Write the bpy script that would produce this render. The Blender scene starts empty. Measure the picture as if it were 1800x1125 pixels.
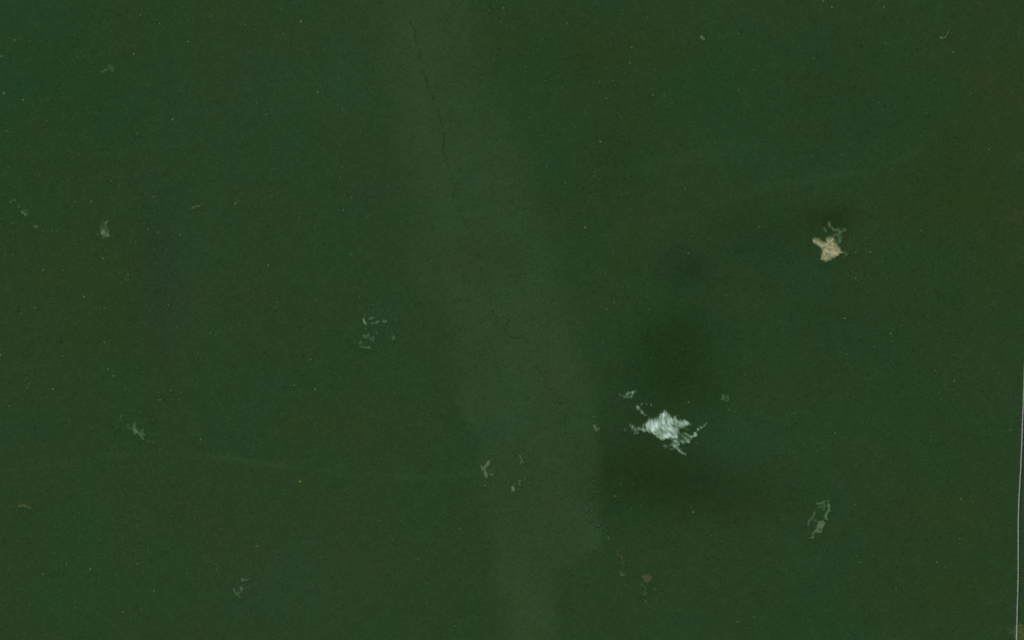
# Lowland rainforest seen straight down from high above: a winding creek, pale
# natural clearings, a straight road at the right edge, pale emergent trees.
import bpy, math
import numpy as np

rng = np.random.default_rng(7)
S = bpy.context.scene
COL = S.collection
MPP = 4.0                       # metres per photograph pixel (frame 1800 x 1125)
ALT = 20000.0                   # height of the camera above the ground

# ------------------------------------------------------------------ camera
cam = bpy.data.cameras.new("camera")
camo = bpy.data.objects.new("camera", cam)
COL.objects.link(camo)
camo.location = (0, 0, ALT)
camo.rotation_euler = (0, 0, 0)
cam.sensor_fit = 'HORIZONTAL'
cam.sensor_width = 36.0
cam.lens = 36.0 * (ALT - 10.0) / (1800 * MPP)
cam.clip_start = 10.0
cam.clip_end = 120000.0
S.camera = camo

# ------------------------------------------------------------------ sky and sun
SUN_EL, SUN_AZ = math.radians(77), math.radians(150)      # azimuth clockwise from north (+Y)
w = bpy.data.worlds.new("World")
S.world = w
w.use_nodes = True
nt = w.node_tree
nt.nodes.clear()
sky = nt.nodes.new("ShaderNodeTexSky")
sky.sky_type = 'NISHITA'
sky.sun_disc = False
sky.sun_elevation = SUN_EL
sky.sun_rotation = SUN_AZ
bg = nt.nodes.new("ShaderNodeBackground")
bg.inputs["Strength"].default_value = 0.12
wo = nt.nodes.new("ShaderNodeOutputWorld")
nt.links.new(sky.outputs[0], bg.inputs[0])
nt.links.new(bg.outputs[0], wo.inputs[0])

sl = bpy.data.lights.new("sun", 'SUN')
sl.energy = 3.0
sl.angle = math.radians(0.53)
sl.color = (1.0, 0.96, 0.9)
so = bpy.data.objects.new("sun", sl)
COL.objects.link(so)
so.rotation_euler = (math.radians(90) - SUN_EL, 0, math.pi - SUN_AZ)
so.location = (0, 0, 3000)

S.view_settings.view_transform = 'Standard'
S.view_settings.look = 'None'
S.view_settings.exposure = 0.0
S.view_settings.gamma = 1.0
S.view_settings.use_curve_mapping = False
S.render.engine = 'CYCLES'

# ------------------------------------------------------------------ helpers
def P(x, y):
    """photograph pixel -> metres on the ground"""
    return ((x - 900.0) * MPP, (562.5 - y) * MPP)

def lin(c):
    c = np.asarray(c, float) / 255.0
    return np.where(c <= 0.04045, c / 12.92, ((c + 0.055) / 1.055) ** 2.4)

def _hash(ix, iy, seed):
    n = (ix.astype(np.int64) * 374761393 + iy.astype(np.int64) * 668265263 + seed * 974711) & 0xffffffff
    n = ((n ^ (n >> 13)) * 1274126177) & 0xffffffff
    n = n ^ (n >> 16)
    return (n & 0xffff) / 65535.0

def vnoise(x, y, scale, seed):
    x = np.asarray(x, float) / scale
    y = np.asarray(y, float) / scale
    ix, iy = np.floor(x), np.floor(y)
    fx, fy = x - ix, y - iy
    fx, fy = fx * fx * (3 - 2 * fx), fy * fy * (3 - 2 * fy)
    ix, iy = ix.astype(np.int64), iy.astype(np.int64)
    a, b = _hash(ix, iy, seed), _hash(ix + 1, iy, seed)
    c, d = _hash(ix, iy + 1, seed), _hash(ix + 1, iy + 1, seed)
    return (a * (1 - fx) + b * fx) * (1 - fy) + (c * (1 - fx) + d * fx) * fy - 0.5

def fbm(x, y, scale, seed, octs=4, gain=0.5):
    t, a, n = 0, 1.0, 0
    for o in range(octs):
        t = t + a * vnoise(x, y, scale / 2 ** o, seed + 17 * o)
        n += a
        a *= gain
    return t / n * 2

def smooth(t):
    t = np.clip(t, 0, 1)
    return t * t * (3 - 2 * t)

def seg_dist(x, y, pts):
    """distance (px) to a polyline, and the fraction along it"""
    x, y = np.asarray(x, float), np.asarray(y, float)
    best = np.full(x.shape, 1e9)
    if len(pts) == 1:
        return np.hypot(x - pts[0][0], y - pts[0][1])
    for (x0, y0), (x1, y1) in zip(pts[:-1], pts[1:]):
        dx, dy = x1 - x0, y1 - y0
        t = np.clip(((x - x0) * dx + (y - y0) * dy) / max(dx * dx + dy * dy, 1e-9), 0, 1)
        best = np.minimum(best, np.hypot(x - x0 - t * dx, y - y0 - t * dy))
    return best

def poly_sdf(x, y, pts):
    """signed distance (px), positive inside"""
    d = seg_dist(x, y, list(pts) + [pts[0]])
    inside = np.zeros(np.shape(x), bool)
    n = len(pts)
    for i in range(n):
        (x0, y0), (x1, y1) = pts[i], pts[(i + 1) % n]
        if y0 == y1:
            continue
        c = ((y0 > y) != (y1 > y)) & (x < (x1 - x0) * (y - y0) / (y1 - y0) + x0)
        inside ^= c
    return np.where(inside, d, -d)

def new_obj(name, me, parent=None):
    o = bpy.data.objects.new(name, me)
    COL.objects.link(o)
    if parent is not None:
        o.parent = parent
    return o

def tag(o, label=None, cat=None, group=None, kind=None):
    for k, v in (("label", label), ("category", cat), ("group", group), ("kind", kind)):
        if v:
            o[k] = v
    return o

def set_color_attr(me, name, rgb):
    at = me.attributes.new(name, 'FLOAT_COLOR', 'POINT')
    c = np.ones((len(me.vertices), 4), np.float32)
    c[:, :3] = rgb
    at.data.foreach_set("color", c.ravel())

# ------------------------------------------------------------------ materials
def nodes_of(m):
    m.use_nodes = True
    t = m.node_tree
    b = t.nodes["Principled BSDF"]
    b.inputs["Roughness"].default_value = 0.95
    b.inputs["Specular IOR Level"].default_value = 0.0
    return t, b

def attr_material(name, attr, atype, noise_scale, lo, hi, object_color=False):
    """the thing's own colour times a fine procedural mottling"""
    m = bpy.data.materials.new(name)
    t, b = nodes_of(m)
    if object_color:
        a = t.nodes.new("ShaderNodeObjectInfo"); out = a.outputs["Color"]
    else:
        a = t.nodes.new("ShaderNodeAttribute"); a.attribute_type = atype; a.attribute_name = attr
        out = a.outputs["Color"]
    geo = t.nodes.new("ShaderNodeNewGeometry")
    n = t.nodes.new("ShaderNodeTexNoise")
    n.inputs["Scale"].default_value = noise_scale
    n.inputs["Detail"].default_value = 3
    r = t.nodes.new("ShaderNodeMapRange")
    r.inputs[1].default_value, r.inputs[2].default_value = 0.3, 0.7
    r.inputs[3].default_value, r.inputs[4].default_value = lo, hi
    mx = t.nodes.new("ShaderNodeMix"); mx.data_type = 'RGBA'; mx.blend_type = 'MULTIPLY'
    mx.inputs[0].default_value = 1.0
    t.links.new(geo.outputs["Position"], n.inputs["Vector"])
    t.links.new(n.outputs["Fac"], r.inputs[0])
    t.links.new(out, mx.inputs[6])
    t.links.new(r.outputs[0], mx.inputs[7])
    t.links.new(mx.outputs[2], b.inputs["Base Color"])
    return m

M_CANOPY = attr_material("canopy_leaves", "tint", 'INSTANCER', 0.5, 0.88, 1.12)
M_CROWN = attr_material("emergent_leaves", "", '', 0.6, 0.85, 1.15, object_color=True)
M_CLEAR = attr_material("open_ground", "tint", 'GEOMETRY', 0.09, 0.92, 1.08)

def plain_material(name, ca, cb, scale, rough=0.95):
    m = bpy.data.materials.new(name)
    t, b = nodes_of(m)
    b.inputs["Roughness"].default_value = rough
    geo = t.nodes.new("ShaderNodeNewGeometry")
    n = t.nodes.new("ShaderNodeTexNoise")
    n.inputs["Scale"].default_value = scale
    n.inputs["Detail"].default_value = 5
    cr = t.nodes.new("ShaderNodeValToRGB")
    cr.color_ramp.elements[0].position = 0.3
    cr.color_ramp.elements[1].position = 0.7
    cr.color_ramp.elements[0].color = (*ca, 1)
    cr.color_ramp.elements[1].color = (*cb, 1)
    t.links.new(geo.outputs["Position"], n.inputs["Vector"])
    t.links.new(n.outputs["Fac"], cr.inputs[0])
    t.links.new(cr.outputs[0], b.inputs["Base Color"])
    return m, t, b

M_GROUND, _, _ = plain_material("forest_floor", (0.022, 0.05, 0.018), (0.034, 0.06, 0.024), 0.02)
M_ROAD, _, _ = plain_material("gravel", (0.17, 0.19, 0.165), (0.23, 0.25, 0.22), 0.05)
M_BARK, _, _ = plain_material("bark", (0.10, 0.08, 0.06), (0.2, 0.17, 0.14), 1.5)
M_WATER, _, wb = plain_material("blackwater", (0.012, 0.021, 0.010), (0.017, 0.027, 0.013), 0.02, 0.3)
wb.inputs["Specular IOR Level"].default_value = 0.06

# light gathered by canopy / by flat open ground: own colour = seen colour / K
K_CANOPY = np.array([1.125, 1.21, 1.29])
K_OPEN = np.array([1.05, 1.10, 1.17])

# ------------------------------------------------------------------ forest types
VALLEY = [(745, -60), (760, 100), (790, 280), (860, 480), (925, 640), (950, 780), (960, 900), (945, 1000), (930, 1190)]
TYPES = [  # centre x, y, radius x, y, colour difference: stands of different forest
    (90, 170, 170, 190, (-4, 0, -1)), (275, 480, 60, 150, (0, -4, 4)), (215, 440, 60, 120, (2, -1, -2)),
    (170, 560, 90, 130, (0, 0, -4)), (420, 130, 120, 110, (1, 1, 2)), (520, 130, 60, 160, (0, 2, 2)),
    (610, 120, 50, 140, (3, 3, 5)), (700, 500, 110, 420, (1, 1, 1)), (560, 1000, 200, 130, (3, 2, 3)),
    (400, 1000, 120, 100, (1, 0, 2)), (180, 960, 110, 110, (0, 2, 0)), (90, 1060, 60, 50, (-1, 2, 1)),
    (360, 470, 60, 160, (2, 1, 1)), (620, 330, 110, 100, (1, -1, 0)), (540, 430, 60, 100, (-1, 1, 1)),
    (1188, 618, 100, 88, (-10, -12, -13)), (1160, 842, 140, 80, (-8, -11, -10)), (1195, 690, 85, 55, (-6, -8, -8)), (1120, 740, 60, 80, (-2, -4, -3)),
    (1280, 870, 120, 60, (-4, -7, -5)), (1194, 473, 54, 36, (-11, -11, -3)), (1455, 378, 50, 26, (-10, -12, -9)),
    (1350, 420, 120, 70, (-4, -6, -5)), (1010, 90, 110, 90, (-1, -3, -4)), (1170, 110, 70, 120, (-1, -1, -3)),
    (1260, 180, 120, 120, (-3, 0, -1)), (1480, 160, 150, 160, (-4, -2, -1)), (1000, 330, 60, 120, (-1, -1, -1)),
    (1090, 280, 60, 110, (-1, -4, -5)), (1290, 780, 80, 60, (-1, 2, 3)), (1240, 560, 70, 60, (-3, -1, 2)),
    (1690, 110, 80, 200, (1, -1, -3)), (1790, 120, 70, 200, (4, -3, -4)), (1640, 330, 130, 140, (0, -2, -5)),
    (1760, 420, 80, 160, (1, -2, -4)), (1600, 560, 150, 130, (-1, -2, -2)), (1450, 560, 130, 120, (-3, -2, 0)),
    (1530, 700, 120, 100, (-2, 0, -2)), (1720, 800, 100, 160, (0, -1, -2)), (1560, 950, 130, 160, (0, -2, -2)),
    (1680, 1040, 90, 110, (0, -1, -3)), (1400, 900, 120, 150, (-1, 0, 1)), (1240, 1030, 130, 100, (-1, 0, 0)),
    (1340, 1080, 120, 80, (-2, -1, -1)), (1090, 1040, 90, 90, (0, 0, -1)), (1500, 1080, 100, 70, (-3, 1, 0)),
    (940, 500, 40, 60, (1, 1, 0)), (930, 180, 70, 180, (-2, 1, 0)), (1045, 470, 90, 80, (-1, 0, -2)),
    (1790, 275, 18, 16, (8, 2, 2)), (1786, 388, 15, 9, (10, 5, 7)), (590, 828, 16, 6, (6, 5, 4)),
]
FAINT = [([(1080, 396), (1200, 377), (1340, 332), (1430, 316), (1530, 300), (1620, 262)], 8, (2.8, 3.5, 2.9)),
         ([(60, 822), (200, 801), (300, 797), (400, 805), (500, 820), (600, 832), (760, 838), (830, 832)], 6, (3.6, 4.4, 4.0)),
         ([(1060, 300), (1150, 290), (1260, 262), (1340, 240)], 14, (1.5, 2, 2))]

def tone(x, y):
    """colour of the canopy (0..255 as seen in flat daylight) at photograph pixels"""
    x, y = np.asarray(x, float), np.asarray(y, float)
    c = np.empty(x.shape + (3,))
    c[...] = (38.2, 61.2, 34.4)
    xw = x + 34 * fbm(x, y, 120, 3, 4)
    yw = y + 22 * fbm(x, y, 120, 31, 3)
    # the creek's floodplain: paler, greyer trees
    ys = [-60, 0, 250, 500, 650, 740, 800, 960, 1000, 1125, 1190]
    le = np.interp(yw, ys, [640, 650, 695, 750, 790, 832, 850, 872, 876, 884, 884])
    re_ = np.interp(y * 0.7 + yw * 0.3, ys, [850, 856, 918, 1005, 1042, 1056, 1058, 1058, 1004, 992, 990])
    ls = np.interp(y, ys, [140, 140, 110, 90, 64, 44, 42, 50, 54, 60, 60])
    rs = np.interp(y, ys, [80, 80, 80, 70, 50, 30, 26, 38, 44, 34, 34])
    xs = np.where(rs < 36, 0.25 * xw + 0.75 * x, xw)
    left = smooth((xw - le) / ls + 0.35)
    right = smooth((re_ - xs) / rs + 0.25)
    v = np.minimum(left, right)
    c += (v * (1 + 0.5 * fbm(x, y, 90, 401, 3)))[..., None] * np.array((5.2, 4.8, 4.6))
    for cx, cy, rx, ry, d in TYPES:
        g = np.exp(-0.5 * (((xw - cx) / (rx * 0.62)) ** 2 + ((yw - cy) / (ry * 0.62)) ** 2))
        c += 0.72 * g[..., None] * np.array(d)
    for pts, wd, d in FAINT:
        q = np.clip(0.65 + 1.2 * fbm(x, y, 70, 57, 2), 0.1, 1)
        c += (np.exp(-(seg_dist(x, y, pts) / wd) ** 2) * q)[..., None] * np.array(d)
    edge = smooth((x - 1051 - 9 * fbm(x, y, 40, 91, 3)) / 16) * np.exp(-((y - 838) / 85) ** 2) * np.exp(-np.clip(x - 1058, 0, None) / 90)
    c -= edge[..., None] * np.array((2.2, 4.0, 4.0))
    gb = fbm(x, y, 75, 11, 3) * 3.4                        # greener against browner stands
    bl = fbm(x, y, 110, 77, 3) * 1.6
    li = fbm(x, y, 16, 5, 3) * 1.2 + fbm(x * 0.6, y, 5.5, 15, 2) * 1.7
    c[..., 0] += gb + li * 0.9
    c[..., 1] += -0.35 * gb + li * 1.1
    c[..., 2] += -0.5 * gb + bl + li
    return np.maximum(c, 5)

# ------------------------------------------------------------------ clearings
def Z(ox, oy, s):
    return lambda *uv: [(ox + u / s, oy + v / s) for u, v in uv]

zA, zB, zC, zD = Z(1040, 650, 6.62), Z(1380, 370, 10.22), Z(580, 530, 10.22), Z(1380, 850, 10.23)
zE, zF, zI, zJ = Z(130, 350, 12.5), Z(820, 780, 11.25), Z(380, 990, 14.06), Z(190, 710, 14.06)
zK, zL, zM = Z(0, 330, 11.25), Z(140, 80, 11.25), Z(1600, 0, 7.5)
t00, t08, t48, t68 = Z(0, 281, 4), Z(0, 843, 4), Z(900, 843, 4), Z(1350, 843, 4)
WHITE, CREAM, GREY, TAN, OLIVE, RED, BROWN = ((182, 206, 194), (160, 154, 117), (112, 136, 108), (112, 126, 96),
                                              (100, 118, 72), (104, 84, 66), (108, 92, 52))
# each: name, label, colour, noise strength, items: ('s' stroke: points, full width px, strength[, colour]) or ('p' polygon)
CLEARINGS = [
 ("savanna_clearing", "largest clearing, bright white and feather-edged, in the darkest stretch of forest", WHITE, 1.0, [
  ('p', zA((560, 695), (620, 640), (680, 580), (770, 535), (830, 505), (860, 470), (890, 515), (960, 555), (1000, 505), (1012, 575),
           (1060, 592), (1120, 582), (1142, 620), (1100, 660), (1035, 680), (1030, 745), (1000, 800), (940, 800), (840, 815), (780, 780), (700, 742), (620, 728)), 0.52),
  ('b', zA((672, 640), (735, 655)), 8, 0.46), ('b', zA((690, 605), (705, 600)), 6, 0.34), ('b', zA((735, 700), (830, 760)), 8, 0.50),
  ('b', zA((810, 655), (890, 640)), 11, 0.36), ('b', zA((842, 520), (838, 600)), 4.5, 0.36), ('b', zA((935, 705), (985, 770)), 3.6, 0.45),
  ('b', zA((870, 700), (940, 800)), 4.5, 0.3), ('b', zA((1080, 615), (1110, 610)), 8, 0.2), ('b', zA((960, 690), (990, 640)), 9, 0.18),
  ('s', zA((970, 540), (985, 590), (960, 640)), 6, 0.62), ('s', zA((1040, 615), (1110, 605)), 8, 0.56),
  ('s', zA((560, 690), (640, 720)), 7, 0.5), ('s', zA((450, 650), (500, 680), (525, 735)), 6, 0.5), ('s', zA((365, 700), (400, 706)), 4, 0.4),
  ('s', zA((525, 425), (550, 450), (590, 495), (630, 535)), 5.5, 0.52), ('s', zA((590, 400), (640, 405), (705, 410)), 3.5, 0.42),
  ('s', zA((410, 275), (455, 263), (495, 258)), 6, 0.6), ('s', zA((330, 270), (345, 310), (400, 325), (460, 315)), 4, 0.4),
  ('s', zA((340, 385), (280, 390)), 3, 0.17),
  ('s', zA((970, 870), (1040, 830), (1110, 770)), 15, 0.46), ('s', zA((980, 860), (1010, 940)), 8, 0.45), ('s', zA((1060, 800), (1060, 860)), 7, 0.6),
  ('s', zA((1110, 830), (1190, 770), (1215, 745)), 8, 0.5), ('s', zA((1195, 755), (1210, 750)), 4, 0.66),
  ('s', zA((1215, 740), (1245, 690), (1290, 670), (1335, 630)), 5, 0.5), ('s', zA((1240, 650), (1245, 700)), 3.5, 0.32),
  ('s', zA((990, 940), (1060, 970), (1120, 995)), 4.5, 0.4), ('s', zA((860, 905), (950, 915)), 3, 0.38), ('s', zA((700, 760), (820, 850), (960, 930)), 9, 0.2),
  ('s', zA((1215, 800), (1220, 870)), 4, 0.22), ('s', zA((1105, 700), (1150, 705)), 4, 0.22)]),
 ("sand_clearing", "cream bare sand clearing with a notched upper edge and grey wisps above it", CREAM, 0.55, [
  ('p', zB((490, 515), (560, 485), (640, 520), (700, 572), (740, 562), (735, 512), (770, 482), (860, 482), (900, 530), (882, 570), (930, 600),
           (980, 660), (1012, 722), (1050, 740), (990, 762), (960, 792), (920, 832), (870, 852), (830, 882), (770, 910), (722, 918), (680, 892),
           (642, 870), (656, 800), (666, 720), (640, 660), (580, 620), (530, 590)), 0.72),
  ('s', zB((530, 555), (600, 590), (680, 630)), 5, 0.78), ('s', zB((740, 720), (830, 720), (930, 770)), 8, 0.97), ('s', zB((800, 580), (870, 640), (920, 700)), 8, 0.8),
  ('s', zB((710, 690), (720, 780)), 7, 0.86), ('s', zB((740, 890), (830, 850)), 5, 0.6, TAN),
  ('s', zB((760, 500), (870, 500)), 4, 0.55, TAN),
  ('s', zB((792, 225), (815, 290), (890, 360), (960, 335), (985, 400), (955, 450), (975, 520), (985, 570)), 4.2, 0.42, GREY),
  ('s', zB((960, 330), (1010, 385), (1070, 365), (1085, 350)), 3.6, 0.36, GREY), ('s', zB((880, 445), (960, 415)), 3.4, 0.36, GREY),
  ('s', zB((940, 470), (1010, 480), (990, 560)), 4, 0.3, GREY), ('s', zB((1055, 310), (1060, 350)), 2.6, 0.26, GREY),
  ('s', zB((700, 300), (715, 340), (742, 378)), 2.8, 0.34, GREY), ('s', zB((985, 752), (1050, 738)), 3, 0.62),
  ('s', zB((1060, 770), (1095, 745), (1120, 785), (1080, 820)), 3.2, 0.36, GREY)]),
 ("savanna_clearing", "ring-like faint grey-green clearing broken into pieces, upper left of the pale creek valley", GREY, 0.7, [
  ('s', zC((598, 320), (615, 370), (645, 408)), 4.2, 0.46), ('s', zC((712, 302), (790, 296)), 4.4, 0.34), ('s', zC((755, 398), (830, 390), (872, 350)), 3.8, 0.4),
  ('s', zC((965, 350), (990, 375), (1010, 350)), 3.8, 0.36), ('s', zC((1175, 332), (1182, 328)), 3.6, 0.24), ('s', zC((620, 225), (622, 285)), 2.4, 0.28),
  ('s', zC((612, 618), (700, 606)), 4.4, 0.38), ('s', zC((640, 650), (760, 670), (800, 640)), 6, 0.2), ('s', zC((832, 530), (852, 580)), 3.6, 0.22),
  ('s', zC((560, 720), (545, 770), (555, 820), (620, 830), (712, 824)), 3, 0.4), ('s', zC((645, 500), (665, 500)), 2.8, 0.3),
  ('s', zC((1125, 605), (1145, 640), (1135, 675)), 4, 0.27), ('s', zC((450, 660), (460, 740)), 4, 0.16), ('s', zC((790, 715), (740, 700)), 4, 0.2)]),
 ("savanna_clearing", "chain of pale grey-green patches slanting down left, in the lower right forest", GREY, 0.6, [
  ('s', zD((580, 362), (650, 350), (705, 325)), 4, 0.34), ('s', zD((600, 425), (650, 420), (705, 465)), 4.4, 0.3), ('s', zD((700, 350), (710, 420)), 3.4, 0.3),
  ('s', zD((785, 395), (800, 470), (755, 530), (735, 580), (745, 635)), 5, 0.42), ('s', zD((780, 300), (815, 300)), 2.6, 0.24),
  ('s', zD((545, 530), (520, 590), (480, 630), (435, 680), (422, 735)), 4, 0.38), ('s', zD((520, 640), (560, 690)), 3, 0.25),
  ('p', zD((605, 685), (690, 655), (732, 712), (685, 800), (665, 865), (580, 870), (545, 845), (590, 755)), 0.46, TAN),
  ('s', zD((560, 855), (640, 870)), 3, 0.5), ('s', zD((545, 850), (505, 905), (505, 975), (470, 980)), 4.2, 0.36)]),
 ("savanna_clearing", "small pale fan-shaped clearing with a spike above, in the left forest", GREY, 0.6, [
  ('s', zE((725, 480), (690, 540), (700, 640)), 3.8, 0.34), ('p', zE((640, 635), (690, 700), (785, 800), (720, 825), (660, 795), (595, 755), (600, 690)), 0.62),
  ('s', zE((650, 690), (700, 770)), 3.6, 0.74, TAN), ('s', zE((640, 800), (640, 865)), 3, 0.28), ('s', zE((490, 785), (540, 780)), 3.4, 0.24),
  ('s', zE((720, 660), (745, 720)), 3.8, 0.3), ('s', zE((560, 650), (575, 665)), 3.2, 0.26), ('s', zE((840, 800), (865, 825)), 2.6, 0.28),
  ('s', zE((610, 575), (605, 610)), 2.8, 0.24)]),
 ("savanna_clearing", "small upright grey-tan clearing, largest of three below the creek valley's middle", TAN, 0.5, [
  ('s', zF((440, 360), (395, 430), (355, 470), (370, 560), (390, 650)), 5.4, 0.44), ('s', zF((295, 440), (320, 515)), 3.6, 0.48, GREY),
  ('s', zF((410, 400), (420, 370)), 4, 0.55), ('s', zF((470, 605), (505, 625)), 3.2, 0.32, GREY), ('s', zF((345, 840), (375, 835)), 3.6, 0.22, BROWN)]),
 ("savanna_clearing", "tiny pale spike-shaped clearing, topmost of three below the creek valley's middle", GREY, 0.5, [
  ('s', zF((1050, 230), (1090, 280), (1090, 360)), 3.6, 0.36), ('s', zF((1095, 350), (1060, 405)), 2.8, 0.4), ('s', zF((1095, 360), (1135, 405)), 2.6, 0.34),
  ('s', zF((960, 205), (1000, 195)), 2.6, 0.2)]),
 ("savanna_clearing", "tiny bright grey clearing with a dotted trail, lowest of three below the creek valley's middle", GREY, 0.5, [
  ('s', zF((910, 855), (935, 925)), 4.8, 0.56), ('s', zF((890, 940), (895, 1000)), 3, 0.24, TAN), ('s', zF((1020, 745), (1060, 740)), 3.4, 0.32),
  ('s', zF((1040, 805), (1050, 820)), 3, 0.32), ('s', zF((1150, 690), (1210, 685)), 3.6, 0.19), ('s', zF((780, 740), (860, 765)), 2.8, 0.19)]),
 ("savanna_clearing", "thin hook-shaped pale green clearing near the bottom left", GREY, 0.5, [
  ('s', zI((645, 385), (625, 420), (655, 460)), 3.8, 0.32), ('s', zI((670, 410), (800, 408)), 3.6, 0.32), ('s', zI((610, 610), (650, 640)), 5.4, 0.3),
  ('s', zI((800, 600), (810, 620)), 4, 0.22), ('s', zI((435, 650), (480, 720), (500, 785)), 2.8, 0.42), ('s', zI((510, 725), (560, 742), (612, 700)), 2.2, 0.42, OLIVE),
  ('s', zI((540, 790), (560, 840), (600, 845)), 3, 0.26, OLIVE)]),
 ("bare_clearing", "small tan star-shaped clearing with reddish ground at its tail, lower left", TAN, 0.5, [
  ('s', zJ((648, 470), (658, 560), (665, 640), (700, 700), (800, 755), (865, 870)), 3.8, 0.42), ('p', zJ((590, 600), (685, 600), (740, 690), (700, 740), (640, 775)), 0.56),
  ('s', zJ((850, 650), (860, 730), (890, 770)), 4.4, 0.3, GREY), ('s', zJ((500, 480), (485, 590), (560, 620)), 2.4, 0.26, GREY),
  ('s', zJ((335, 235), (310, 290), (312, 345)), 2.4, 0.28, GREY), ('s', zJ((335, 412), (280, 440)), 2.2, 0.26, GREY), ('s', zJ((775, 205), (790, 235)), 3.4, 0.2, GREY),
  ('s', zJ((960, 920), (1050, 960), (1180, 935)), 3.6, 0.2, RED), ('s', zJ((195, 585), (215, 600)), 3, 0.24, GREY), ('s', zJ((1105, 400), (1115, 410)), 2.8, 0.22, GREY)]),
 ("savanna_clearing", "small pale wisp of a clearing nearest the left edge", GREY, 0.4, [
  ('s', zK((428, 478), (460, 510), (495, 535)), 3.2, 0.58), ('s', zK((500, 440), (512, 545)), 2.6, 0.28), ('s', zK((540, 470), (560, 560)), 2.6, 0.22),
  ('s', zK((600, 380), (620, 360)), 2.8, 0.22), ('s', zK((330, 365), (400, 378)), 2.8, 0.25), ('s', zK((265, 240), (300, 238)), 3, 0.28), ('s', zK((205, 285), (210, 295)), 2.8, 0.25)]),
 ("savanna_clearing", "tiny pale dot of a clearing below and right of the wisp at the left edge", GREY, 0.4, [('s', zK((680, 765), (715, 755), (715, 790)), 3.6, 0.36)]),
 ("bare_clearing", "faint brownish clearing in the upper left forest", TAN, 0.5, [
  ('s', zL((438, 522), (480, 485), (532, 470)), 2.8, 0.34), ('s', zL((575, 395), (620, 430), (645, 430)), 3.8, 0.26), ('s', zL((690, 470), (655, 515), (600, 510)), 2.8, 0.25),
  ('s', zL((600, 605), (665, 595)), 3, 0.2, GREY)]),
 ("savanna_clearing", "tiny pale tick-shaped clearing near the upper right corner", GREY, 0.4, [
  ('s', zM((395, 492), (425, 495), (470, 490)), 3.4, 0.46), ('s', zM((470, 485), (505, 420)), 3, 0.36, TAN)]),
 ("bare_clearing", "small faint brown clearing at the left edge near the bottom", BROWN, 0.4, [
  ('s', t08((125, 190), (160, 180), (215, 200)), 4.6, 0.34), ('s', t08((165, 175), (170, 190)), 4, 0.4, TAN)]),
 ("bare_clearing", "dull reddish clearing beside the creek's lower end", RED, 0.4, [
  ('p', t48((905, 682), (950, 662), (992, 685), (975, 722), (945, 730), (925, 705)), 0.34), ('s', t48((765, 672), (800, 672)), 4, 0.27, GREY),
  ('s', t48((775, 570), (780, 610)), 3, 0.2, OLIVE), ('s', t48((930, 745), (938, 775), (928, 800)), 3.4, 0.22, OLIVE)]),
 ("bare_clearing", "olive-brown cleared ground around the road in the bottom right corner", BROWN, 0.5, [
  ('p', t68((1740, 1015), (1785, 1010), (1830, 1050), (1830, 1150), (1745, 1150), (1722, 1075)), 0.3), ('s', t68((1690, 1060), (1720, 1080)), 9, 0.16, OLIVE)]),
 ("savanna_clearing", "faint grey-green clearing to the right of the big white clearing, above its level", GREY, 0.6, [
  ('s', zA((1510, 345), (1545, 320), (1580, 350)), 8, 0.2), ('s', zA((1525, 285), (1525, 320)), 4, 0.22), ('s', zA((1580, 300), (1590, 315)), 4, 0.24)]),
 ("savanna_clearing", "faint small clearing on the straight right edge of the pale creek valley", GREY, 0.6, [
  ('s', zA((30, 655), (50, 700), (75, 690)), 6, 0.34), ('s', zA((15, 545), (35, 555)), 3, 0.28)]),
 ("savanna_clearing", "barely visible thin clearing in the forest to the upper right of the fan-shaped one", GREY, 0.4, [
  ('s', t00((1350, 338), (1380, 326), (1408, 322)), 4, 0.32), ('s', t00((1645, 310), (1662, 303)), 3, 0.3)]),
 ("savanna_clearing", "short pale streak of open ground above the big white clearing, right of centre top", GREY, 0.4, [('s', [(1233, 64), (1237, 68)], 4.6, 0.42)]),
]

def mask_of(items, x, y, nz, colr):
    """openness 0..1 and colour at photograph pixels"""
    wx = x + nz * (1.6 * fbm(x, y, 9, 101, 3) + 1.1 * fbm(x, y, 3, 111, 2))
    wy = y + nz * (1.6 * fbm(x, y, 9, 121, 3) + 1.1 * fbm(x, y, 3, 131, 2))
    wx += nz * 0.9 * fbm(x, y, 4.5, 141, 3)
    wy += nz * 0.9 * fbm(x, y, 4.5, 151, 3)
    rag = 1.6 * nz * fbm(x, y, 5.0, 161, 3)              # ragged, uneven edges
    so_ = 1.9 if nz >= 1 else 1.15
    m = np.zeros(x.shape)
    own = np.zeros(x.shape + (3,))
    wsum = np.full(x.shape, 1e-9)
    for i, it in enumerate(items):
        col_i = np.array(it[-1] if isinstance(it[-1], tuple) else colr, float)
        a = it[2] if it[0] == 'p' else it[3]
        if it[0] == 'b':                                 # a soft brighter stretch
            f = a * np.exp(-(seg_dist(wx, wy, it[1]) / it[2]) ** 2)
            own += (f ** 3)[..., None] * col_i
            wsum += f ** 3
            m = 1 - (1 - m) * (1 - f)
            continue
        if it[0] == 'p':
            f = smooth(0.5 + (poly_sdf(wx, wy, it[1]) + 1.3 * rag) / (6.5 * so_))
        else:
            f = smooth((it[2] * 0.5 + 2.0 * so_ + rag - seg_dist(wx, wy, it[1])) / (3.9 * so_))
        f = f * a
        own += (f ** 3)[..., None] * col_i
        wsum += f ** 3
        m = np.maximum(m, f)
    return m, own / wsum[..., None]

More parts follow.
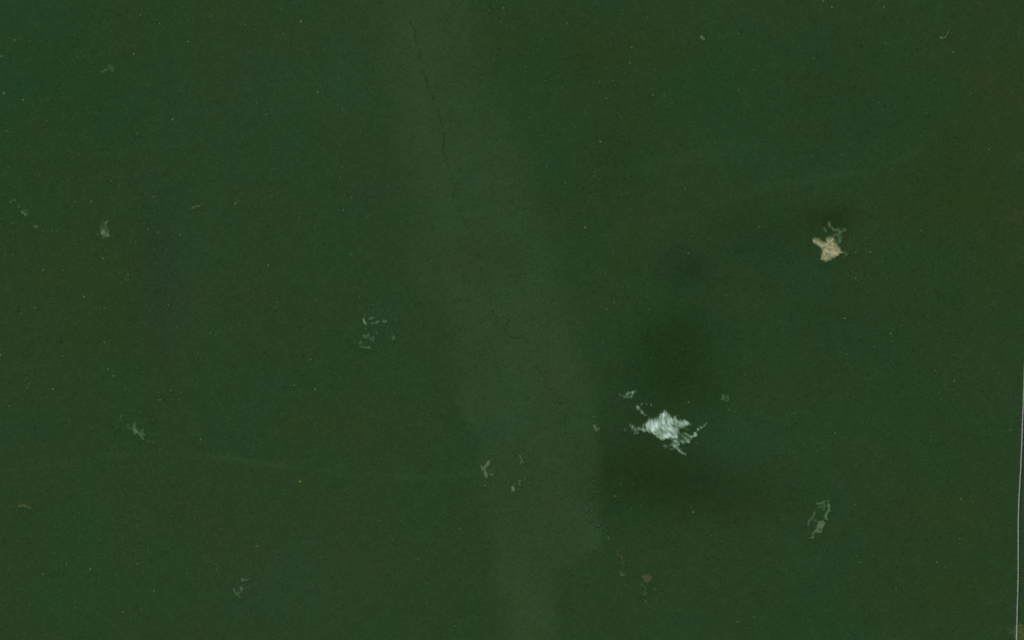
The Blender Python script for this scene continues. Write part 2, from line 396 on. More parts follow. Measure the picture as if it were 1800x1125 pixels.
GRIDS = []
def build_clearing(name, label, colr, nz, items):
    pts = np.array([p for it in items for p in it[1]])
    st = 0.6 if name == "sand_clearing" else (0.75 if nz >= 1 else 0.6)
    pad = 12
    x0, y0 = np.floor(pts.min(0) - pad)
    x1, y1 = np.ceil(pts.max(0) + pad)
    gx, gy = np.meshgrid(np.arange(x0, x1, st), np.arange(y0, y1, st))
    m, own = mask_of(items, gx, gy, nz, colr)
    # uneven cover: streaks of scrub between open ground
    if nz >= 1:
        # filaments fanning out: steep in the upper part, slanting down right in the lower
        t_ = np.clip((gy - 725) / 45.0, 0, 1)
        an = np.radians(84 - 42 * t_ + 26 * np.clip((1160 - gx) / 60, -0.6, 1) * (1 - t_))
        u = (gx - 1170) * np.cos(an) + (gy - 750) * np.sin(an)
        v = -(gx - 1170) * np.sin(an) + (gy - 750) * np.cos(an)
        v = v + 2.2 * fbm(gx, gy, 14, 9, 3)
        fil = 0.5 + 0.7 * fbm(u / 3.0, v, 4.2, 41, 3) + 0.75 * fbm(u / 3.2, v, 2.2, 43, 2)
        fil = np.clip(fil, 0, 1)
        lump = fbm(gx, gy, 11, 61, 3)
        m = m * (1.2 + 0.4 * lump) - (0.26 + 0.42 * np.clip(1 - m * 1.05, 0, 1)) * (1 - fil) * np.clip(m * 3, 0, 1)
    else:
        br = fbm(gx, gy, 6, 61, 3)
        fi = fbm(gx, gy, 3.0, 67, 2)
        m = m * (0.96 if name == "sand_clearing" else 1.02) * np.clip(1 + 0.55 * nz * br + 0.8 * nz * fi, 0.1, 1.5)
    m = np.clip(m, 0, 1)
    GRIDS.append((x0, y0, st, m))
    base = tone(gx, gy)
    rgb = lin(base * (1 - m[..., None]) + own * m[..., None]) / K_OPEN
    keep = m > 0.05
    H, W = m.shape
    cell = keep[:-1, :-1] & keep[1:, :-1] & keep[:-1, 1:] & keep[1:, 1:]
    # connected pieces
    lab = np.zeros(cell.shape, int)
    n = 0
    for r, c in zip(*np.nonzero(cell)):
        if lab[r, c]:
            continue
        n += 1
        stack = [(r, c)]
        lab[r, c] = n
        while stack:
            a, b = stack.pop()
            for a2, b2 in ((a + 1, b), (a - 1, b), (a, b + 1), (a, b - 1)):
                if 0 <= a2 < lab.shape[0] and 0 <= b2 < lab.shape[1] and cell[a2, b2] and not lab[a2, b2]:
                    lab[a2, b2] = n
                    stack.append((a2, b2))
    sizes = sorted(((np.count_nonzero(lab == i), i) for i in range(1, n + 1)), reverse=True)
    sizes = [s for s in sizes if s[0] >= 8]
    cx, cy = pts.mean(0)
    X0, Y0 = P(cx, cy)
    root = bpy.data.objects.new(name, None)
    COL.objects.link(root)
    root.location = (X0, Y0, 0)
    root.empty_display_size = 20
    tag(root, label, "clearing", "pale clearings in the forest")
    zz = 0.9 + 0.5 * fbm(gx, gy, 8, 71, 3)
    for k, (sz, i) in enumerate(sizes):
        rr, cc = np.nonzero(lab == i)
        idx = np.full(m.shape, -1)
        vm = np.zeros(m.shape, bool)
        for dr, dc in ((0, 0), (1, 0), (0, 1), (1, 1)):
            vm[rr + dr, cc + dc] = True
        idx[vm] = np.arange(vm.sum())
        nv = int(vm.sum())
        X, Y = P(gx[vm], gy[vm])
        top = np.stack([X - X0, Y - Y0, zz[vm]], 1)
        q = np.stack([idx[rr + 1, cc], idx[rr + 1, cc + 1], idx[rr, cc + 1], idx[rr, cc]], 1)
        # earth edge down to the ground all round
        e = np.concatenate([q[:, [0, 1]], q[:, [1, 2]], q[:, [2, 3]], q[:, [3, 0]]])
        keyf = e[:, 0].astype(np.int64) * nv + e[:, 1]
        keyr = e[:, 1].astype(np.int64) * nv + e[:, 0]
        be = e[~np.isin(keyf, keyr)]
        bv = np.unique(be)
        low = top[bv].copy()
        low[:, 2] = -0.6
        mp = np.full(nv, -1)
        mp[bv] = nv + np.arange(len(bv))
        sk = np.stack([be[:, 1], be[:, 0], mp[be[:, 0]], mp[be[:, 1]]], 1)
        me = bpy.data.meshes.new(name + "_ground")
        me.from_pydata(np.concatenate([top, low]).tolist(), [], np.concatenate([q, sk]).tolist())
        cc3 = rgb[vm]
        set_color_attr(me, "tint", np.concatenate([cc3, cc3[bv]]))
        me.materials.append(M_CLEAR)
        new_obj("open_ground" if k == 0 else "grass_patch", me, root)
    return root, (cx, cy)

# ------------------------------------------------------------------ setting: ground
me = bpy.data.meshes.new("ground")
L = 60000.0
N = 24
gv = [((i / N - .5) * 2 * L, (j / N - .5) * 2 * L, 0.0) for j in range(N + 1) for i in range(N + 1)]
gf = [(j * (N + 1) + i, j * (N + 1) + i + 1, (j + 1) * (N + 1) + i + 1, (j + 1) * (N + 1) + i) for j in range(N) for i in range(N)]
me.from_pydata(gv, [], gf)
me.materials.append(M_GROUND)
tag(new_obj("ground", me), "dark green forest floor under the whole canopy", kind="structure")

def ribbon(name, pts, widths, z, mat, thick=0.0):
    p = np.array([P(*q) for q in pts])
    t = np.gradient(p, axis=0)
    t /= np.linalg.norm(t, axis=1)[:, None] + 1e-9
    nrm = np.stack([-t[:, 1], t[:, 0]], 1)
    w = np.asarray(widths)[:, None] * 0.5
    rows = [p + nrm * w, p - nrm * w]
    zs = [z, z]
    if thick:
        rows = [p + nrm * (w + 0.8), rows[0], p, rows[1], p - nrm * (w + 0.8)]
        zs = [z - thick, z, z + 0.08, z, z - thick]
    n = len(p)
    v, f = [], []
    for r, zz in zip(rows, zs):
        v += [(a, b, zz) for a, b in r]
    for k in range(len(rows) - 1):
        for i in range(n - 1):
            f.append((k * n + i, (k + 1) * n + i, (k + 1) * n + i + 1, k * n + i + 1))
    me = bpy.data.meshes.new(name)
    me.from_pydata(v, [], f)
    me.materials.append(mat)
    return new_obj(name, me)

def resample(pts, step):
    p = np.array(pts, float)
    # Catmull-Rom
    out = []
    q = np.vstack([2 * p[0] - p[1], p, 2 * p[-1] - p[-2]])
    for i in range(1, len(q) - 2):
        n = max(2, int(math.hypot(*(q[i + 1] - q[i])[:2]) / step))
        for t in np.linspace(0, 1, n, endpoint=False):
            a, b, c, d = q[i - 1], q[i], q[i + 1], q[i + 2]
            out.append(0.5 * (2 * b + (c - a) * t + (2 * a - 5 * b + 4 * c - d) * t * t + (3 * b - a - 3 * c + d) * t ** 3))
    out.append(p[-1])
    return np.array(out)

# ------------------------------------------------------------------ creek: x, y, how open the canopy is above it
CREEK = [(690, -90, 0), (705, -30, 0), (715, 18, 0), (723, 43, .6), (731, 55, .8), (728, 68, .7), (735, 78, .5), (738, 95, .3), (739, 118, .8), (748, 135, 1), (752, 152, 1),
         (760, 168, .5), (766, 185, .3), (770, 203, .5), (776, 218, .7), (779, 228, .9), (781, 247, 1), (779, 262, 1), (782, 275, .8), (789, 295, .7), (792, 315, .8),
         (793, 330, .7), (797, 345, .6), (806, 365, .8), (812, 378, .6), (818, 395, .7), (826, 405, .5), (832, 418, .7), (839, 430, .9), (840, 445, .5), (847, 460, .7),
         (846, 476, .6), (850, 486, .2), (856, 503, .2), (860, 520, .3), (865, 548, .7), (876, 559, .9), (882, 557, 1), (894, 561, .9), (886, 574, .4), (888, 582, .9), (894, 588, 1),
         (906, 594, 1), (922, 594, .9), (930, 606, .2), (930, 620, .7), (935, 642, 1), (946, 647, 1), (953, 656, .9), (962, 671, .9), (970, 688, 1), (981, 701, 1), (976, 707, 1),
         (984, 709, 1), (995, 707, .8), (1000, 720, .1), (991, 742, .5), (996, 764, .6), (1006, 768, .8), (1013, 776, .8), (1020, 779, .4), (1018, 795, .2), (1020, 814, .7), (1030, 819, .9),
         (1037, 828, .9), (1044, 840, .9), (1043, 854, .8), (1048, 864, .7), (1042, 873, .8), (1032, 881, 1), (1032, 904, 1), (1038, 917, .8), (1049, 926, 1), (1057, 922, .7),
         (1065, 928, .3), (1067, 938, .9), (1072, 952, .9), (1080, 966, 1), (1092, 980, .9), (1096, 993, .7), (1092, 1010, .7), (1105, 1016, .2), (1122, 1024, .6), (1132, 1032, .8),
         (1135, 1043, .6), (1130, 1052, .7), (1140, 1064, .7), (1141, 1085, .4), (1146, 1110, .2), (1152, 1150, 0), (1165, 1230, 0)]
ck = resample(CREEK, 2.0)
ck[:, 0] += 0.8 * fbm(ck[:, 0], ck[:, 1], 12, 201, 2)
creek_open = np.clip(ck[:, 2] * (0.74 + 1.5 * fbm(ck[:, 0], ck[:, 1], 11, 205, 2)), 0, 1.0)
creek = ribbon("creek", ck[:, :2], 3.5 + 2.5 * creek_open, 0.35, M_WATER)
tag(creek, "thin dark creek winding down through the pale central forest", kind="structure")

ROAD = [(1822, 250), (1812, 450), (1803, 610), (1799.8, 690), (1797.2, 760), (1795, 815), (1792.6, 858), (1790.9, 892), (1790.3, 930), (1790.2, 1000), (1788.8, 1060),
        (1787.2, 1120), (1785.5, 1180), (1781, 1320)]
rp = resample(ROAD, 8.0)
road = ribbon("road", rp, np.full(len(rp), 7.4), 1.75, M_ROAD, 2.2)
tag(road, "straight pale grey road cut through the forest along the right edge", kind="structure")

marks = []
for c in CLEARINGS:
    marks.append((c, build_clearing(*c)[1]))

def openness(x, y):
    m = np.zeros(x.shape)
    for x0, y0, st, g in GRIDS:
        i = np.round((x - x0) / st).astype(int)
        j = np.round((y - y0) / st).astype(int)
        ok = (i >= 0) & (j >= 0) & (i < g.shape[1]) & (j < g.shape[0])
        m[ok] = np.maximum(m[ok], g[j[ok], i[ok]])
    return m

# ------------------------------------------------------------------ pale emergent trees
# tile origin: zoom-pixel x, y, size [, colour kind]  (4 zoom pixels = 1 photograph pixel)
SPECKS = {
 (0, 0): "548,400,2 600,395,1 620,393,1 942,378,2 103,282,2 212,292,1 524,250,1 985,105,1.5 1122,165,1 1485,112,2 1725,172,1.5 1790,205,1.5 12,395,2 28,655,2.5 165,570,1 165,700,2 543,796,1 330,852,1.5 47,918,2.5 80,928,1 965,938,1.5 1062,930,1 1213,838,2.5 1010,1025,1.5 1320,292,1.5 895,768,1.5,r 1283,612,1 1040,600,1 555,1082,1 1648,1072,1",
 (450, 0): "315,150,3,t 135,70,1.5,r 195,238,1.5 435,645,2.5 90,597,1 70,805,1.5 105,788,1 605,768,1 738,928,1 900,495,1.5 1738,55,1.5,t 1635,72,1 1720,152,1 1745,92,1 1675,420,1 175,62,1 5,725,1 445,710,1,r",
 (900, 0): "775,70,1 450,72,1 385,160,1.5 745,150,1.5,r 950,125,1 1265,55,1 1770,25,1.5,r 840,333,2,y 690,325,1 830,440,1.5 98,468,1.5 465,470,1.5 735,472,1 235,568,1 352,617,1.5 615,572,1 710,570,1 908,515,1 1005,490,1 1590,637,1.5 1590,238,1 1760,232,1 1700,492,1 990,668,2.5 660,690,2 1005,732,1.5 445,895,1 620,995,2.5 525,795,1 765,830,1 120,825,1 1375,912,1 1480,1085,1.5 1595,815,1 1070,665,1",
 (1350, 0): "447,50,2 815,47,1.5,y 385,8,1.5,y 220,328,1 320,412,1,y 825,303,1,y 840,355,1 1300,368,1.5 660,470,1 1175,560,1 1425,655,1 775,720,1 1555,1048,1.5 1075,955,1 1710,648,1 1395,510,1 1330,1012,1 270,572,1",
 (0, 281): "105,190,1 280,112,1 215,150,1 37,100,1 508,112,1 420,185,1 1068,75,1 1060,113,1 525,293,1.5 640,292,2 955,268,2 1083,258,1.5 840,180,1 785,148,1 75,295,1.5 90,445,1 305,500,1 365,498,1.5 398,496,1.5 575,555,1.5 540,592,1 1110,510,1.5 1265,525,1.5 930,492,1 1040,490,1 870,467,1 955,580,1 725,692,2 643,695,1 305,773,2,t 445,776,1 770,810,1.5 840,793,1 900,808,1.5 888,832,1 590,962,2 675,1042,1.5 735,1040,2 488,1005,1 245,1038,1.5 205,1028,1 1185,1017,1 148,1083,1.5 45,900,1 35,665,1 90,665,1 1235,795,1 1560,517,1 355,970,1",
 (450, 281): "605,50,1.5 410,107,1 590,130,1 838,115,1 815,170,1 930,188,1.5 145,227,1 680,182,1 670,265,2 612,352,1.5 500,360,1 710,365,1 785,405,1.5 1470,228,1 350,587,1 670,662,1.5 555,660,1 588,750,1 580,793,1 88,738,2 688,868,1 775,843,1 727,960,1.5 425,992,2 147,1000,2 820,1018,1.5 1090,1025,1.5 530,1057,1 335,1085,1",
 (900, 281): "185,25,1.5 243,45,1.5 578,112,1.5 370,160,1.5 515,475,2.5,t 400,410,1.5 565,408,1 535,308,1 720,295,1 1035,277,1 1215,200,1.5,t 1350,230,1 1240,655,1.5 1265,530,1 1735,470,1.5 1520,425,1 710,652,1.5 712,745,1 613,760,1 655,798,1.2 593,793,1 600,685,1,r 780,897,1 950,955,1 865,967,1 718,1000,2 665,1050,2 965,1050,1.5 1380,1008,1 840,1095,1 1545,648,1 1425,803,1 475,850,1 1790,915,1 1405,1075,1",
 (1350, 281): "602,545,1.5 715,592,1.5 685,590,1 615,650,2 718,648,2 675,548,1.5 723,480,1 1075,497,1.5 855,655,1.5 1600,580,1 1280,72,1 870,68,1,y 615,832,1.5 620,805,1 1128,1100,1 1180,750,1 1440,835,1 1585,925,1 540,1112,2 865,915,1 655,887,1 220,340,1 1720,240,1,r",
 (0, 562): "443,32,1 780,32,1 105,157,1 735,157,1.5 690,165,1 440,255,2,r 500,240,1.5,r 893,250,1 1393,238,1.5 1480,92,1.5 205,328,1 290,297,1 365,295,1 760,345,2 800,393,2 848,378,1 717,372,1 1485,350,1 1087,355,1 90,420,1 205,450,2 190,475,1.5 372,488,2.5 260,485,1 640,530,1.5 655,495,1 880,487,1.5 1203,495,1.5 1273,508,1.5 725,460,1 808,570,1 1125,562,2 67,605,1.5 195,580,1 580,600,1 805,612,1 140,785,1 158,893,2 787,912,1.5 1410,842,1.5 40,745,1 265,735,1 345,712,1 490,705,1 1005,1002,1 1510,1035,1 1213,1105,1.5 1272,815,1 1125,910,1.5 5,245,1.5,y",
 (450, 562): "145,67,1 615,92,1 1030,105,1 385,280,2 840,277,1 830,325,1 690,300,1 270,462,1.5 415,487,2,y 1290,455,1 937,575,1 1325,650,1 1190,683,1 975,510,1 500,680,1 590,740,1 155,768,1 680,850,1 73,205,1",
 (900, 562): "975,270,1.2 925,193,1 930,350,1 850,297,1 767,330,1 1245,190,1.5,r 1240,580,2,y 1640,385,1.5 1645,560,1 1350,668,1 1440,657,1 635,155,1.5 742,860,1 690,930,1 975,935,1 1275,467,1 1200,210,1 690,595,1 710,470,1 1525,632,1.5 605,320,1",
 (1350, 562): "938,38,1.5 862,95,2.5 745,188,2 868,150,1,t 550,242,2 618,255,1 560,308,1.5 1238,75,1.5 1310,245,1 1655,175,1 1592,265,1 1785,205,1 1062,328,1 1172,355,1.5 1290,358,1 1305,430,1.5 1620,378,1.5 1330,525,1.5 1215,555,1.5 445,533,1.5 210,535,1 185,658,2 50,592,1 1375,615,1 1105,645,1 715,583,1 640,690,1 695,722,1 615,705,1 540,820,1 470,795,1,y 1148,822,1 1145,845,1.5 850,800,1 395,935,1 90,967,1.5 783,958,1 860,1005,1 960,1025,1.5 1415,833,1 1700,775,1.5 520,1052,1 1505,1012,1 1055,708,1 875,535,1,r",
 (0, 843): "135,68,1 555,233,1.5 515,190,1 738,265,1 650,268,1 692,335,1 652,360,1 387,510,1.5 465,593,1.5 303,665,1.5 635,628,2.5 965,590,1.5 1005,645,1.5 838,727,1 1475,607,1.5 1522,628,1.5 520,725,1 372,795,1 415,847,1 118,855,1 210,880,2,t 535,897,1.5 483,910,1.5 683,932,1 865,928,1.5 995,908,2,r 870,985,1 1135,912,1 1193,1088,1 1320,868,1 1050,840,1 965,323,1.5 30,580,1.5,r 1083,780,2 1605,408,1 1660,440,1 1780,1085,1 1048,180,1 145,1118,1.5,r 440,1110,1.5",
 (450, 843): "310,12,3,y 570,130,1 450,162,1.2 160,158,1 870,287,1.5,y 1252,110,1.2 1430,343,1.5 965,420,1.5 1075,435,1 1338,375,1 1665,665,1.5 807,540,1 1140,560,1.2 60,797,1 140,858,1 30,857,1 400,747,1.2 705,775,1,y 365,930,1 262,762,1 1355,962,1.5 1398,1028,1.5 1260,895,1 1205,860,1.2 1090,848,1.2 985,1070,1 5,467,1.5 1610,42,2,t 1240,908,1",
 (900, 843): "728,115,2 838,207,1.5 873,185,1 908,183,1 1272,227,2.5 1255,195,1.5 765,27,1.5 862,35,1 1552,297,1 1615,332,1 1400,393,1.5 1002,770,1.5 1042,798,1.5 1177,917,1.5 1228,948,1 1585,1000,1.5 1635,768,1.2 1733,720,1 1755,735,1 1440,638,1 1450,540,1 1780,555,1 1790,665,1 1230,740,1 1225,857,1 1700,965,1,y 1005,350,1 1320,40,1 1600,940,1 1780,100,1",
 (1350, 843): "977,257,1 540,160,1 615,172,1.5 1355,135,1.5 1437,155,1.5 1580,172,1 1595,267,1 1345,412,2.5 1405,352,1 627,533,1.2 648,580,1.5 552,638,1 805,600,1 1185,580,1.5,t 1240,612,1 400,500,1 630,378,1 290,878,1 103,958,1 900,765,1.2 1065,762,1 1560,862,1.5,t 1640,842,1 1015,677,1 640,645,1,r 570,705,1 1110,105,1 180,32,1",
}
KIND = {'p': ("pale green", (66, 88, 60)), 't': ("tan", (80, 90, 60)), 'y': ("yellow-green", (80, 98, 46)), 'r': ("russet", (68, 66, 38))}
specks = []
for (ox, oy), txt in SPECKS.items():
    for tok in txt.split():
        a = tok.split(',')
        specks.append((ox + float(a[0]) / 4, oy + float(a[1]) / 4, float(a[2]), a[3] if len(a) > 3 else 'p'))
specks.sort(key=lambda s: -s[2] - (0.25 if s[3] != 'p' else 0))
singles, rest = specks[:300], specks[300:]

def crown_mesh(name, seed, subdiv=3):
    import bmesh
    bm = bmesh.new()
    bmesh.ops.create_icosphere(bm, subdivisions=subdiv, radius=1.0)
    r = np.random.default_rng(seed)
    lob = r.normal(size=(16, 3))
    lob /= np.linalg.norm(lob, axis=1)[:, None]
    lob[:, 2] = np.abs(lob[:, 2])
    for v in bm.verts:
        p = np.array(v.co)
        d = (lob @ p)
        k = 0.80 + 0.30 * max(0, (d.max() - 0.70) / 0.30) + r.normal() * 0.03
        v.co = (p[0] * k, p[1] * k, p[2] * k if p[2] > 0 else p[2] * k * 0.45)
    for f in bm.faces:
        f.smooth = True
    me = bpy.data.meshes.new(name)
    bm.to_mesh(me)
    bm.free()
    return me

def trunk_mesh():
    v, f = [], []
    prof = [(0, .9), (1.5, .55), (9, .45), (15, .32)]
    for z, r in prof:
        v += [(r * math.cos(k * math.pi / 4), r * math.sin(k * math.pi / 4), z) for k in range(8)]
    for i in range(len(prof) - 1):
        f += [(i * 8 + k, i * 8 + (k + 1) % 8, (i + 1) * 8 + (k + 1) % 8, (i + 1) * 8 + k) for k in range(8)]
    for j in range(5):                                   # limbs spreading into the crown
        a = j * 1.257
        b0 = len(v)
        for z, d, r in ((11 + j * .6, 0.2, .24), (16.0, 3.6, .1)):
            cx, cy = d * math.cos(a), d * math.sin(a)
            v += [(cx - r * math.sin(a), cy + r * math.cos(a), z), (cx + r * math.sin(a), cy - r * math.cos(a), z), (cx, cy, z - 1.6 * r)]
        f += [(b0 + k, b0 + (k + 1) % 3, b0 + 3 + (k + 1) % 3, b0 + 3 + k) for k in range(3)]
    me = bpy.data.meshes.new("trunk")
    me.from_pydata(v, [], f)
    me.materials.append(M_BARK)
    return me

CROWNS = [crown_mesh("crown", 40 + i) for i in range(5)]
for c in CROWNS:
    c.materials.append(M_CROWN)
TRUNK = trunk_mesh()

SHORT = [("big white clearing", 1175, 755), ("cream sand clearing", 1455, 438), ("ring-like grey clearing", 652, 580), ("lower right chain of patches", 1442, 912),
         ("fan-shaped pale clearing", 185, 408), ("three small valley clearings", 885, 830), ("hook-shaped pale clearing", 425, 1032), ("tan star-shaped clearing", 240, 757),
         ("pale wisp at the left edge", 43, 374), ("faint brown clearing at upper left", 190, 122), ("tick-shaped upper right clearing", 1660, 63), ("reddish clearing by the creek", 1137, 1015),
         ("grey road's visible top end", 1798, 700), ("creek's upper end", 727, 50), ("bottom right corner", 1795, 1120), ("top edge's middle", 900, 0)]
def whereabouts(x, y):
    n, ax, ay = min(SHORT, key=lambda s: math.hypot(s[1] - x, s[2] - y))
    dx, dy = x - ax, y - ay
    d = math.hypot(dx, dy)
    ang = math.degrees(math.atan2(-dy, dx)) % 360
    di = ["right of", "above and right of", "above", "above and left of", "left of", "below and left of", "below", "below and right of"][int((ang + 22.5) // 45) % 8]
    return ("close " if d < 60 else "" if d < 150 else "far ") + di + " the " + n
labels = []
for x, y, s, k in singles:
    if s >= 2 or (k != 'p' and s >= 1.5):
        labels.append(("large " if s >= 2.5 else "") + KIND[k][0] + " tree " + whereabouts(x, y))
    else:
        labels.append(None)
cnt = {}
for k_, lb in enumerate(labels):
    if lb:
        cnt.setdefault(lb, []).append(k_)
for lb, ks in cnt.items():
    if len(ks) > 1:
        ks.sort(key=lambda k_: singles[k_][1])
        words_ = {2: ["upper ", "lower "], 3: ["topmost ", "middle ", "lowest "]}.get(len(ks))
        if words_:
            for k_, w_ in zip(ks, words_):
                labels[k_] = w_ + lb
shared = {'p': "small pale green tree crown, one of the faint light specks in the forest", 't': "small tan tree crown, a faint speck in the forest",
          'y': "small yellow-green tree crown, a faint speck in the forest", 'r': "small russet tree crown, a faint reddish speck in the forest"}
emergent_xy = []
for i, ((x, y, s, k), lb) in enumerate(zip(singles, labels)):
    X, Y = P(x, y)
    name = {'p': "pale_tree", 't': "tan_tree", 'y': "yellow_tree", 'r': "russet_tree"}[k]
    root = bpy.data.objects.new(name, None)
    COL.objects.link(root)
    root.location = (X, Y, 0)
    tag(root, lb or shared[k], "tree", "pale tree crowns dotting the forest")
    R = {1: 4.6, 1.2: 5.0, 1.5: 5.8, 2: 7.2, 2.5: 8.6, 3: 10.0}[s]
    t = new_obj("trunk", TRUNK, root)
    t.rotation_euler = (0, 0, rng.uniform(0, 6.28))
    t.scale = (1, 1, 1.02)
    c = new_obj("crown", CROWNS[i % 5], root)
    c.location = (0, 0, 16.4)
    c.scale = (R * rng.uniform(.9, 1.15), R * rng.uniform(.9, 1.15), R * 0.5)
    c.rotation_euler = (0, 0, rng.uniform(0, 6.28))
    b = lin(KIND[k][1]) * rng.uniform(0.75, 1.2) / K_CANOPY
    c.color = (*b, 1)
    emergent_xy.append((x, y, R / MPP))

# ------------------------------------------------------------------ forest canopy (one mass)
sp = 12.0
nx, ny = int(7900 / sp), int(5040 / (sp * 0.866))
ii, jj = np.meshgrid(np.arange(nx), np.arange(ny))
X = (ii + 0.5 * (jj % 2) - nx / 2) * sp
Y = (jj - ny / 2) * sp * 0.866
X = (X + rng.uniform(-2.6, 2.6, X.shape)).ravel()
Y = (Y + rng.uniform(-2.6, 2.6, Y.shape)).ravel()
px, py = X / MPP + 900, 562.5 - Y / MPP
rad = rng.uniform(7.8, 10.0, X.shape)
hgt = rng.uniform(0.94, 1.06, X.shape)
keep = np.ones(X.shape, bool)
# road corridor
near = px > 1740
keep[near] &= (seg_dist(px[near], py[near], [tuple(q) for q in rp]) * MPP) > 12.5
# creek gap
lo_x, hi_x = ck[:, 0].min() - 10, ck[:, 0].max() + 10
near = np.nonzero((px > lo_x) & (px < hi_x))[0]
dn = np.full(len(near), 1e9)
op = np.zeros(len(near))
for q, o_ in zip(ck, creek_open):
    d = np.hypot(px[near] - q[0], py[near] - q[1])
    b = d < dn
    dn[b] = d[b]
    op[b] = o_
need = np.where(op > 0.25, (0.2 + 1.9 * op), 0) + 0.5 * rad[near]
cut = (dn * MPP < need) & (op > 0.25)
rad[near] = np.where((dn * MPP < need + 3) & (op > 0.25), rad[near] * 0.85, rad[near])
keep[near[cut]] = False
# clearings
m = openness(px, py)
for dx, dy in ((1.2, 0), (-1.2, 0), (0, 1.2), (0, -1.2)):
    m = np.maximum(m, openness(px + dx, py + dy) * 0.9)
keep &= m < 0.10
# lower, younger trees towards the open ground
young = np.clip((m - 0.04) / 0.08, 0, 1)
for rr_, q in ((2.5, 0.9), (5.0, 0.72), (8.0, 0.5), (11.0, 0.26)):
    for a_ in range(10):
        oo = openness(px + rr_ * math.cos(a_ * .628), py + rr_ * math.sin(a_ * .628))
        young = np.maximum(young, q * np.clip((oo - 0.04) / 0.08, 0, 1))
hgt *= 1 - 0.5 * young
cx_ = np.array([e[:2] for e in emergent_xy])
# leave room for the emergent trees
key = (np.floor(px / 20).astype(int), np.floor(py / 20).astype(int))
grid = {}
for x, y, r in emergent_xy:
    for a in (-1, 0, 1):
        for b in (-1, 0, 1):
            grid.setdefault((int(x // 20) + a, int(y // 20) + b), []).append((x, y, r))
for n_, (a, b) in enumerate(zip(*key)):
    g = grid.get((a, b))
    if g:
        for x, y, r in g:
            if (px[n_] - x) ** 2 + (py[n_] - y) ** 2 < (r * 0.75) ** 2:
                keep[n_] = False
X, Y, px, py, rad, hgt = (a[keep] for a in (X, Y, px, py, rad, hgt))
tint = tone(px, py)
tint = lin(tint) / K_CANOPY
tint *= rng.normal(1.0, 0.05, len(X)).clip(.8, 1.25)[:, None]
tint *= 1 + rng.normal(0, 0.02, (len(X), 3))
# faint lighter and russet crowns inside the mass, too small to pick apart
r_ = rng.random(len(X))
dens = np.clip(0.5 + 1.2 * fbm(px, py, 160, 303, 2), 0, 1) * np.clip(1 - np.exp(-((px - np.interp(py, [p[1] for p in VALLEY], [p[0] for p in VALLEY])) / 110) ** 2), 0.15, 1)
tint[r_ < 0.022 * dens] *= np.array((1.2, 1.18, 1.22))
tint[(r_ > 0.993)] *= np.array((1.25, 1.02, 0.95))
tint[(r_ > 0.97) & (r_ < 0.985)] *= 0.82
for x, y, s, k in rest:
    j = np.argmin((px - x) ** 2 + (py - y) ** 2)
    tint[j] = lin(KIND[k][1]) * 0.75 / K_CANOPY
    rad[j], hgt[j] = 5.2, 1.16

# low scrub scattered over the half-open ground, same mass of green
sx, sy = [], []
for x0, y0, st, g in GRIDS:
    jj_, ii_ = np.nonzero((g > 0.06) & (g < 0.6))
    pick = rng.random(len(ii_)) < np.clip(0.30 - g[jj_, ii_] * 0.75, 0.0, .3) * st * st * 0.30
    sx.append(x0 + (ii_[pick] + rng.random(pick.sum()) - .5) * st)
    sy.append(y0 + (jj_[pick] + rng.random(pick.sum()) - .5) * st)
sx, sy = np.concatenate(sx), np.concatenate(sy)
st_ = lin(tone(sx, sy)) / K_CANOPY * rng.normal(1.05, 0.1, len(sx)).clip(.7, 1.4)[:, None]
X = np.concatenate([X, (sx - 900) * MPP]); Y = np.concatenate([Y, (562.5 - sy) * MPP])
rad = np.concatenate([rad, rng.uniform(2.4, 4.6, len(sx))])
hgt = np.concatenate([hgt, rng.uniform(0.18, 0.34, len(sx))])
tint = np.concatenate([tint, st_])
me = bpy.data.meshes.new("forest_canopy")
me.vertices.add(len(X))
co = np.zeros((len(X), 3), np.float32)
co[:, 0], co[:, 1] = X, Y
me.vertices.foreach_set("co", co.ravel())
set_color_attr(me, "tint", tint)
a = me.attributes.new("crown_scale", 'FLOAT_VECTOR', 'POINT')
a.data.foreach_set("vector", np.stack([rad, rad * rng.uniform(.9, 1.1, len(X)), hgt], 1).astype(np.float32).ravel())
a = me.attributes.new("turn", 'FLOAT_VECTOR', 'POINT')
tn = np.zeros((len(X), 3), np.float32)
tn[:, 2] = rng.uniform(0, 6.283, len(X))
a.data.foreach_set("vector", tn.ravel())
a = me.attributes.new("variant", 'INT', 'POINT')
a.data.foreach_set("value", rng.integers(0, 4, len(X)).astype(np.int32))
forest = new_obj("forest_canopy", me)
tag(forest, "dense dark green rainforest canopy of countless crowns covering everything", "forest", kind="stuff")

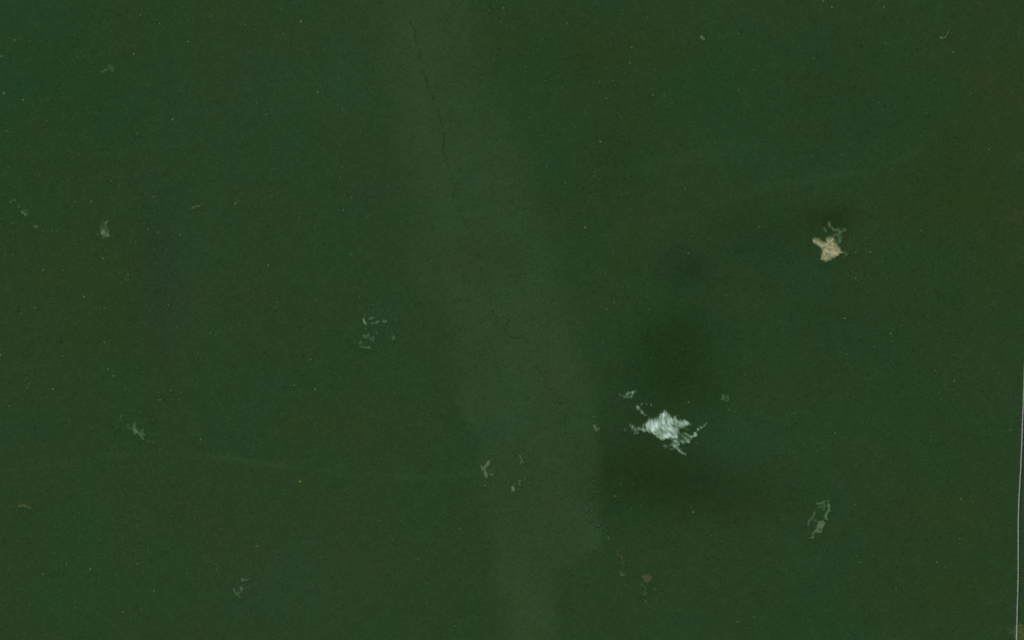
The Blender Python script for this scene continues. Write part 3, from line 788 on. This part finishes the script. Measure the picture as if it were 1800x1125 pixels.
ng = bpy.data.node_groups.new("forest_canopy", 'GeometryNodeTree')
ng.interface.new_socket("Geometry", in_out='INPUT', socket_type='NodeSocketGeometry')
ng.interface.new_socket("Geometry", in_out='OUTPUT', socket_type='NodeSocketGeometry')
def N_(t, **kw):
    n = ng.nodes.new(t)
    for k, v in kw.items():
        setattr(n, k, v)
    return n
gi, go = N_("NodeGroupInput"), N_("NodeGroupOutput")
lk = ng.links.new
join = N_("GeometryNodeJoinGeometry")
for v in range(4):                                  # four kinds of crown on a trunk, unit wide, 15 m tall
    ico = N_("GeometryNodeMeshIcoSphere")
    ico.inputs["Radius"].default_value = 1.0
    ico.inputs["Subdivisions"].default_value = 3
    pos = N_("GeometryNodeInputPosition")
    nz = N_("ShaderNodeTexNoise", noise_dimensions='4D')
    nz.inputs["Scale"].default_value = 1.6
    nz.inputs["Detail"].default_value = 2.0
    nz.inputs["W"].default_value = 3.7 * v
    lk(pos.outputs[0], nz.inputs["Vector"])
    mr = N_("ShaderNodeMapRange")
    mr.inputs[1].default_value, mr.inputs[2].default_value = 0.3, 0.7
    mr.inputs[3].default_value, mr.inputs[4].default_value = 0.80, 1.14
    lk(nz.outputs["Fac"], mr.inputs[0])
    vs = N_("ShaderNodeVectorMath", operation='SCALE')
    lk(pos.outputs[0], vs.inputs[0])
    lk(mr.outputs[0], vs.inputs[3])
    spn = N_("GeometryNodeSetPosition")
    lk(ico.outputs[0], spn.inputs["Geometry"])
    lk(vs.outputs[0], spn.inputs["Position"])
    tr = N_("GeometryNodeTransform")
    tr.inputs["Translation"].default_value = (0, 0, 12.5)
    tr.inputs["Scale"].default_value = (1, 1, 2.4)
    lk(spn.outputs[0], tr.inputs[0])
    sm = N_("GeometryNodeSetShadeSmooth")
    lk(tr.outputs[0], sm.inputs[0])
    mt = N_("GeometryNodeSetMaterial")
    mt.inputs["Material"].default_value = M_CANOPY
    lk(sm.outputs[0], mt.inputs[0])
    cone = N_("GeometryNodeMeshCone")
    cone.inputs["Vertices"].default_value = 6
    cone.inputs["Radius Top"].default_value = 0.03
    cone.inputs["Radius Bottom"].default_value = 0.06
    cone.inputs["Depth"].default_value = 12.0
    mt2 = N_("GeometryNodeSetMaterial")
    mt2.inputs["Material"].default_value = M_BARK
    lk(cone.outputs[0], mt2.inputs[0])
    jn = N_("GeometryNodeJoinGeometry")
    lk(mt.outputs[0], jn.inputs[0])
    lk(mt2.outputs[0], jn.inputs[0])
    g2i = N_("GeometryNodeGeometryToInstance")
    lk(jn.outputs[0], g2i.inputs[0])
    lk(g2i.outputs[0], join.inputs[0])
def named(name, typ):
    n = N_("GeometryNodeInputNamedAttribute", data_type=typ)
    n.inputs["Name"].default_value = name
    return n.outputs[0]
m2p = N_("GeometryNodeMeshToPoints")
lk(gi.outputs[0], m2p.inputs[0])
iop = N_("GeometryNodeInstanceOnPoints")
iop.inputs["Pick Instance"].default_value = True
lk(m2p.outputs[0], iop.inputs["Points"])
lk(join.outputs[0], iop.inputs["Instance"])
lk(named("variant", 'INT'), iop.inputs["Instance Index"])
e2r = N_("FunctionNodeEulerToRotation")
lk(named("turn", 'FLOAT_VECTOR'), e2r.inputs[0])
lk(e2r.outputs[0], iop.inputs["Rotation"])
lk(named("crown_scale", 'FLOAT_VECTOR'), iop.inputs["Scale"])
lk(iop.outputs[0], go.inputs[0])
md = forest.modifiers.new("trees", 'NODES')
md.node_group = ng
